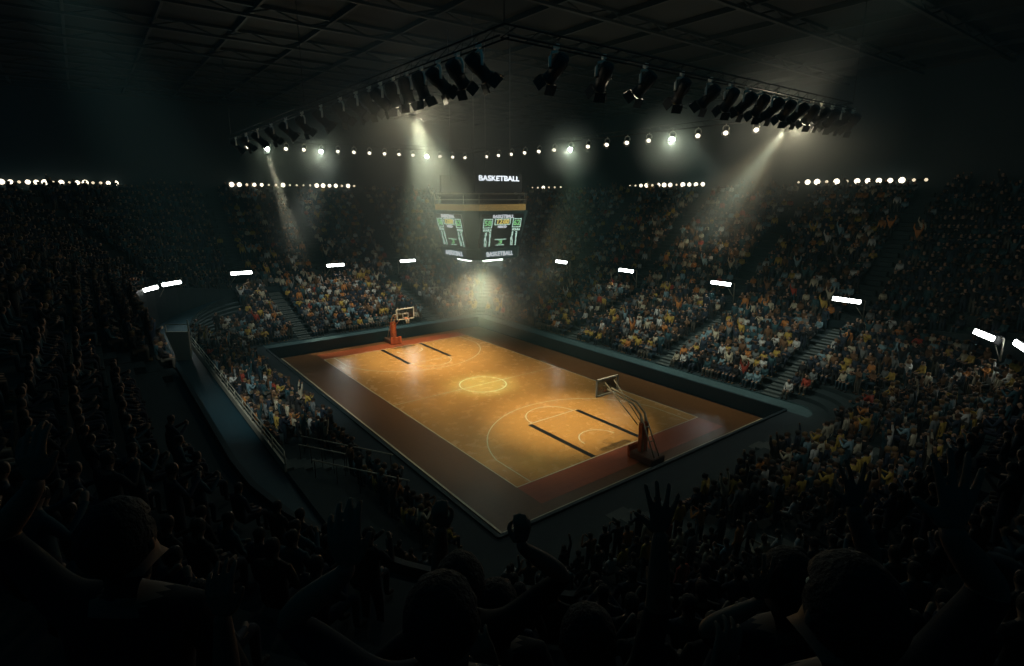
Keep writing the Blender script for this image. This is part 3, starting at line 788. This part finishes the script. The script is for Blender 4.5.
at = me.attributes.new('tint', 'FLOAT_COLOR', 'FACE'); at.data.foreach_set('color', np.c_[TC, np.ones(len(TC))].astype(np.float32).ravel())
me.materials.append(M['crowd'])
o = bpy.data.objects.new('crowd', me); C.objects.link(o)
tag(o, 'packed crowd of spectators in mixed clothes filling both tiers around the court', 'crowd', None, 'stuff')
print('seats', len(seats), 'ind', len(ind), 'rest', len(rest), 'faces', len(FL), 'dmax', ind[-1]['d'])
# ------------------------------------------------------------------ spectators right in front of the camera, hands in the air
def stand_level(x, y):
    dx, dy = x-X1, Y0-y; lo_, hi_ = -5.0, 40.0
    if dx <= 0: s = dy-UP_OFF[3]
    elif dy <= 0: s = dx-UP_OFF[0]
    else:
        for _ in range(50):
            m = (lo_+hi_)/2
            if (dx/(UP_OFF[0]+m))**2 + (dy/(UP_OFF[3]+m))**2 > 1: lo_ = m
            else: hi_ = m
        s = lo_
    return UP_Z[0] + UP_RISE[0]*max(0, math.floor(s/TREAD))
def fan(px, py, t, gesture, side, shirt, label, other='down', sc=1.0, face=None):
    """a standing spectator whose raised hand (side +1 = their right, seen from behind on the right) is at the ray point"""
    H = CAM + ray(px, py)*t
    fwd = Vector((-CAM.x, -CAM.y, 0)).normalized() if face is None else Vector((*face, 0)).normalized()
    right = Vector((fwd.y, -fwd.x, 0))
    body = H - fwd*.06 - right*(.25*side*sc); body.z = 0
    fz = stand_level(body.x, body.y); body.z = fz
    rot = math.atan2(fwd.y, fwd.x) - PI/2; inv = Matrix.Rotation(-rot, 3, 'Z')
    def loc(w): return (inv @ (w - body))/sc
    h = loc(H)                                         # palm centre, body frame (+y forward, +x right)
    V, E, Rr, G, roots = [], [], [], [], [0]
    def add(p, r, par, g):
        nonlocal V, E, Rr, G
        V.append(tuple(p)); Rr.append(r if isinstance(r, tuple) else (r, r)); i = len(V)-1
        if par is not None: E.append((par, i)); G.append(g)
        return i
    pel = add((0,0,.97), (.165,.12), None, None); sp = add((0,-.01,1.14), (.15,.11), pel, 'shirt'); c1 = add((0,-.01,1.3), (.175,.12), sp, 'shirt'); ch = add((0,-.005,1.42), (.165,.105), c1, 'shirt')
    nk = add((0,.0,1.52), .058, ch, 'skin'); jw = add((0,.03,1.6), (.07,.082), nk, 'skin'); hd = add((0,.02,1.69), (.082,.1), jw, 'skin'); tp = add((0,.01,1.77), (.055,.066), hd, 'skin')
    hands = []
    for s in (1, -1):
        up = s == side
        sh = add((s*.19, 0, 1.45 + (.05 if up else 0)), .064, ch, 'shirt'); S = Vector(V[sh])
        if up: pc = h; updir = Vector((s*.05, .12, 1)).normalized()
        elif other == 'up': pc = Vector((s*.3, .12, min(h.z, 1.98))); updir = Vector((s*.15, .1, 1)).normalized()
        elif other == 'chest': pc = Vector((s*.12, .3, 1.28)); updir = Vector((-s*.5, .4, .6)).normalized()
        else: pc = Vector((s*.29, .1, .84)); updir = Vector((0, .15, -1)).normalized()
        W = pc - updir*.055
        L1, L2 = .3, .265; d = W-S; D = min(d.length, L1+L2-.004); dn = d.normalized(); W = S + dn*D
        a = (L1*L1 - L2*L2 + D*D)/(2*D); hh = math.sqrt(max(0, L1*L1 - a*a))
        pole = Vector((s*1.0, .35 if up else -.6, -.2)); pole = (pole - dn*pole.dot(dn)).normalized()
        El = S + dn*a + pole*hh
        e = add(El, .047, sh, 'shirt'); m = add(El*.5+W*.5, .041, e, 'skin'); w_ = add(W, .028, m, 'skin'); add(W + updir*.03, (.032,.02), w_, 'skin')
        hands.append((s, W, updir, gesture if up else 'relaxed'))
        hp = add((s*.1, 0, .9), (.095,.1), pel, 'trouser'); kn = add((s*.13, .03, .5), .064, hp, 'trouser'); an = add((s*.14, -.02, .1), .043, kn, 'trouser'); add((s*.15, .16, .045), (.042,.035), an, 'hair')
    BV, BE, BR, BG, Broots = V, E, Rr, G, roots
    V, E, Rr, G, roots = [], [], [], [], []
    for s, W, u, gs in hands:                            # five fingers, each its own chain rooted in the palm
        n = Vector((0, 1, 0)) - u*u.y; n.normalize()     # palm normal, toward the court
        l = u.cross(n).normalized()
        if l.x*s > 0: l = -l                             # l points to the thumb side (inner side with the palm forward)
        kf = .8 if gs == 'fist' else 1
        LEN = [.098, .108, .1, .08]; off = [.034*kf, .012*kf, -.011*kf, -.032*kf]
        spread = {'open': [.3, .1, -.12, -.36], 'vee': [.42, .2, -.3, -.42], 'fist': [.04, .01, -.02, -.05], 'relaxed': [.1, .03, -.04, -.1]}[gs]
        curl = {'open': [.12]*4, 'vee': [.1, .35, .2, .25], 'fist': [2.0]*4, 'relaxed': [.45, .5, .55, .6]}[gs]
        for k in range(4):
            base = W + u*.02 + l*off[k]*.4; kn = W + u*.095 + l*off[k]
            if k == 3: kn -= u*.012
            d = (u*math.cos(spread[k]) + l*math.sin(spread[k])).normalized()
            roots.append(len(V)); p = add(base, .0135, None, None); q = add(kn, .0128, p, 'skin')
            ang = curl[k]*.5; pos = Vector(kn)
            for fr, r in ((.46, .0102), (.3, .0092), (.24, .0075)):
                dd = d*math.cos(ang) + n*math.sin(ang); pos = pos + dd*LEN[k]*fr; q = add(pos, r, q, 'skin'); ang += curl[k]*.8
        for q, (hh_, wd) in enumerate(((.03, .5), (.045, .65), (.06, .8), (.075, .92), (.088, 1.0))):
            roots.append(len(V)); p = add(W + u*hh_ + l*off[0]*wd, .0135, None, None)
            for k in (1, 2, 3): p = add(W + u*(hh_ - (.006 if k == 3 else 0)) + l*off[k]*wd, .0135, p, 'skin')
        ts = .95 if gs in ('open', 'vee') else .45
        roots.append(len(V)); p = add(W + u*.018 + l*.016, .0165, None, None); pos = W + u*.045 + l*.04 + n*.008; q = add(pos, .0145, p, 'skin')
        d = (u*math.cos(ts) + l*math.sin(ts) + n*(.15 if gs != 'fist' else .8)).normalized()
        for fr, r in ((.036, .0118), (.028, .0092)):
            pos = pos + d*fr; q = add(pos, r, q, 'skin')
            if gs == 'fist': d = (d - l*.9).normalized()
    hand_me = skin_mesh(V, E, Rr, 1, set(roots), .0055)
    V, E, Rr, G, roots = BV, BE, BR, BG, Broots
    for s in (1, -1):                                    # ears
        roots.append(len(V)); p = add((s*.075, .015, 1.66), .012, None, None); q = add((s*.09, .0, 1.685), (.012,.02), p, 'skin'); add((s*.085, .0, 1.715), .01, q, 'skin')
    roots.append(len(V)); p = add((0, .1, 1.7), .012, None, None); add((0, .135, 1.655), .016, p, 'skin')   # nose
    me = skin_mesh(V, E, Rr, 2, set(roots)); rg = regions(me, V, E, G, 4)
    bm = bmesh.new(); bm.from_mesh(me); bm.from_mesh(hand_me); rg += ['skin']*len(hand_me.polygons); bm.to_mesh(me); bm.free(); bpy.data.meshes.remove(hand_me); me.name = 'fan'
    me.materials.clear()
    for k in REG: me.materials.append(M[k])
    for q, x in zip(me.polygons, rg): q.material_index = REG.index(x); q.use_smooth = True
    o = bpy.data.objects.new('person', me); C.objects.link(o); o.location = body; o.rotation_euler = (0, 0, rot); o.scale = (sc,)*3
    o.color = (*shirt, 1); tag(o, label, 'person')
    bm = bmesh.new(); bmesh.ops.create_uvsphere(bm, u_segments=20, v_segments=14, radius=1)
    for v in bm.verts:
        v.co = Vector((v.co.x*.098, v.co.y*.118 - .005, v.co.z*.115 + 1.715)) + Vector((R.uniform(-.003,.003), R.uniform(-.003,.003), R.uniform(-.003,.003)))
    bmesh.ops.delete(bm, geom=[v for v in bm.verts if v.co.z < 1.6 or (v.co.y > .05 and v.co.z < 1.745)], context='VERTS')
    hr = obj('hair', bm, M['hair'], o, True)
    sol = hr.modifiers.new('thick', 'SOLIDIFY'); sol.thickness = .012
    for s in (1, -1):
        bm = bmesh.new(); bmesh.ops.create_uvsphere(bm, u_segments=10, v_segments=8, radius=.0115, matrix=Matrix.Translation((s*.033, .094, 1.7))); obj('eye', bm, M['paint'], o, True)
    bm = bmesh.new(); box(bm, (-.025, .105, 1.605), (.025, .116, 1.617), bev=.004); obj('mouth', bm, M['pad'], o)
    return o
DK_SHADE = [(.012,.014,.018), (.02,.03,.045), (.015,.03,.035), (.025,.022,.02)]  # near-black shirts, foreground shade put into the cloth colour
fan(855, 497, 2.5, 'vee', 1, DK_SHADE[1], 'shade-dark person raising one hand with thumb and fingers wide apart, lower right foreground')
fan(955, 512, 1.62, 'open', 1, DK_SHADE[0], 'person closest to the lower right corner, raising a large open hand', 'chest')
fan(661, 522, 2.0, 'open', 1, DK_SHADE[2], 'shade-dark person raising an open hand in front of the near hoop corner', 'down', .97)
fan(434, 461, 2.5, 'fist', -1, DK_SHADE[0], 'person holding a clenched fist up against the court floor', 'down', 1.05)
fan(522, 534, 2.3, 'fist', 1, DK_SHADE[3], 'person with a raised fist just under the near court corner', 'chest', .97)
fan(345, 552, 1.5, 'relaxed', -1, DK_SHADE[1], 'person in shade-dark clothes with one arm half raised, lower left of centre', 'chest', .93)
fan(32, 468, 2.1, 'relaxed', -1, DK_SHADE[0], 'dark person with raised arm at the left edge of the frame', 'down', .96)
fan(215, 575, 1.9, 'relaxed', -1, DK_SHADE[2], 'dark person with a low raised hand near the lower left corner', 'chest', .93)
fan(760, 590, 2.4, 'open', -1, DK_SHADE[3], 'shadowy person between the two raised open hands, one hand low', 'chest', .93)

# ------------------------------------------------------------------ haze
def haze_mat(name, dens, soft=False, col=(.95, .97, .92)):
    hz = bpy.data.materials.new(name); hz.use_nodes = True; nt = hz.node_tree
    for n in list(nt.nodes): nt.nodes.remove(n)
    out = nt.nodes.new('ShaderNodeOutputMaterial'); vs = nt.nodes.new('ShaderNodeVolumeScatter')
    vs.inputs['Density'].default_value = dens; vs.inputs['Color'].default_value = (*col, 1)
    if soft:
        tc = nt.nodes.new('ShaderNodeTexCoord'); ln = nt.nodes.new('ShaderNodeVectorMath'); ln.operation = 'LENGTH'; nt.links.new(tc.outputs['Object'], ln.inputs[0])
        mr = nt.nodes.new('ShaderNodeMapRange'); mr.interpolation_type = 'SMOOTHSTEP'; mr.inputs['To Min'].default_value = dens; mr.inputs['To Max'].default_value = 0
        mr.inputs['From Min'].default_value = .05; mr.inputs['From Max'].default_value = .98
        nt.links.new(ln.outputs['Value'], mr.inputs['Value']); nt.links.new(mr.outputs[0], vs.inputs['Density'])
    nt.links.new(vs.outputs[0], out.inputs['Volume']); return hz
bm = bmesh.new(); box(bm, (WX+.05, -44.5, -.05), (59, WY-.05, CZ-.02))
o = obj('haze', bm, haze_mat('haze_air', 0.0014, False, (.55, .95, .95))); tag(o, 'thin haze hanging all through the hall', 'haze', None, 'stuff')
def plume(c, rad, dens, label, axis=None):
    bm = bmesh.new(); bmesh.ops.create_icosphere(bm, subdivisions=4, radius=1)
    o = obj('smoke', bm, haze_mat('smoke_air', dens, True), None, True); o.location = c; o.scale = rad
    if axis is not None: o.rotation_euler = Vector(axis).to_track_quat('Z', 'Y').to_euler()
    tag(o, label, 'smoke', None, 'stuff')
bA, bB = Vector(E_B[0]), Vector(E_B[1])
plume((bA+bB)/2, (5.5, 5.5, 17), .04, 'drifting smoke lit by the long slanting beam on the right', bB-bA)
plume((10.6, -9.6, 15.4), (8, 8, 8), .07, 'drifting smoke lit by the beams under the left truss side')
plume((-18.6, -8.2, 14.5), (4, 4, 8), .05, 'drifting smoke lit by the thin beam at the far left of the truss')
plume((2, -3, 11), (9, 9, 7), .035, 'drifting smoke beside the scoreboard on the left')
plume((0, 0, 8.0), (7, 7, 5.6), .085, 'drifting smoke under the scoreboard')
plume((17, 10.5, 17.6), (6.5, 6.5, 6), .05, 'brown glowing smoke around the cluster of spotlights on the right')
for (i_, e), nm in zip(HOT[1:], ('left flaring spotlight', 'flaring spotlight above the left of the scoreboard', 'flaring spotlight right of the scoreboard', 'flaring spotlight in the right half of the truss')):
    plume(e, (3.4, 3.4, 3.4), .24, 'glowing smoke around the ' + nm)

# ------------------------------------------------------------------ lights
def spot(loc, aim, e, col, deg, blend=.6, soft=.12, name='spot_light'):
    return lamp(name, 'SPOT', loc, e, col, aim, spot_size=math.radians(deg), spot_blend=blend, shadow_soft_size=soft)
# beams
spot(E_B[0], E_B[1], 16500, GREENW, 11, .8); spot(E_B[0], E_B[1], 9000, YELL, 27, 1)
for (e, aim), w in zip(E_A, (1, 1.2, .9)): spot(e, aim, 1200*w, GREENW, 15, .9)
spot(E_A[1][0], (8.5, -5, 4), 3600, (.95, 1, .68), 56, 1)
spot(HOT[0][1], (-17.8, -7.5, 8), 9000, (1, .95, .68), 15, .8)
for _, e in HOT: lamp('flare_light', 'POINT', e, 95, (.85, 1, .72), shadow_soft_size=.15)
for e, w in ((E_B[0], 220), (E_H, 260), (E_A[1][0], 150), (E_G, 40)): lamp('flare_light', 'POINT', e, w, (1, .9, .62), shadow_soft_size=.15)
al = lamp('teal_fill', 'AREA', (0, -1, CZ-1.2), 260, (.08, .72, 1.0), (0, -1, 0), shape='RECTANGLE', size=64, size_y=54)  # added teal fill over the whole hall, not a real lamp
# court lights
spot((0, 0, 9.5), (0, 0, 0), 800, (.8, 1, .55), 55, .9, .5); spot((0, 0, 9.5), (0, 0, 0), 4600, (.5, 1, .66), 38, 1, .2)
spot((9.5, 0, 17.5), (9.0, .3, 0), 12500, (1, .88, .54), 40, 1, .08)
spot((-9.5, 0, 17.5), (-10, .5, 0), 16500, (1, .9, .58), 56, 1, .25)
spot((0, 0, 9.5), (-1, -.3, 0), 4300, (1, .85, .52), 118, 1, .5)
# added fill spots without any fixture, brightening the stands
for x in (1, 11.5): spot((x, 7.5, 18), (x+.5, 15.8, 2), 3800, (.88, 1, .84), 70, 1, .3, 'stand_fill')
for y in (-5, 5): spot((-15, y, 18), (-21.8, y, 2.4), 3600, (.9, 1, .88), 72, 1, .3, 'stand_fill')
spot((26, 8, 24.4), (-19, 6, 2.5), 12000, (1, .94, .74), 32, 1, .3, 'stand_fill')
spot((20, -24, 22), (-1, -14.5, 2), 13000, (.86, 1, .92), 23, 1, .3, 'stand_fill')
spot((31, -14, 24.5), (26, 5, 2), 1800, (.88, 1, .88), 30, 1, .3, 'stand_fill')
w = bpy.data.worlds.new('world'); scene.world = w; w.use_nodes = True
w.node_tree.nodes['Background'].inputs[0].default_value = (.03, .32, .6, 1); w.node_tree.nodes['Background'].inputs[1].default_value = .1

scene.view_settings.view_transform = 'Standard'; scene.view_settings.look = 'None'; scene.view_settings.gamma = 1
scene.view_settings.use_curve_mapping = False; scene.view_settings.exposure = 0
scene.cycles.volume_bounces = 0; scene.cycles.max_bounces = 4; scene.cycles.diffuse_bounces = 1; scene.cycles.glossy_bounces = 2; scene.cycles.transparent_max_bounces = 8
scene.cycles.caustics_reflective = False; scene.cycles.caustics_refractive = False
scene.cycles.sample_clamp_indirect = 3
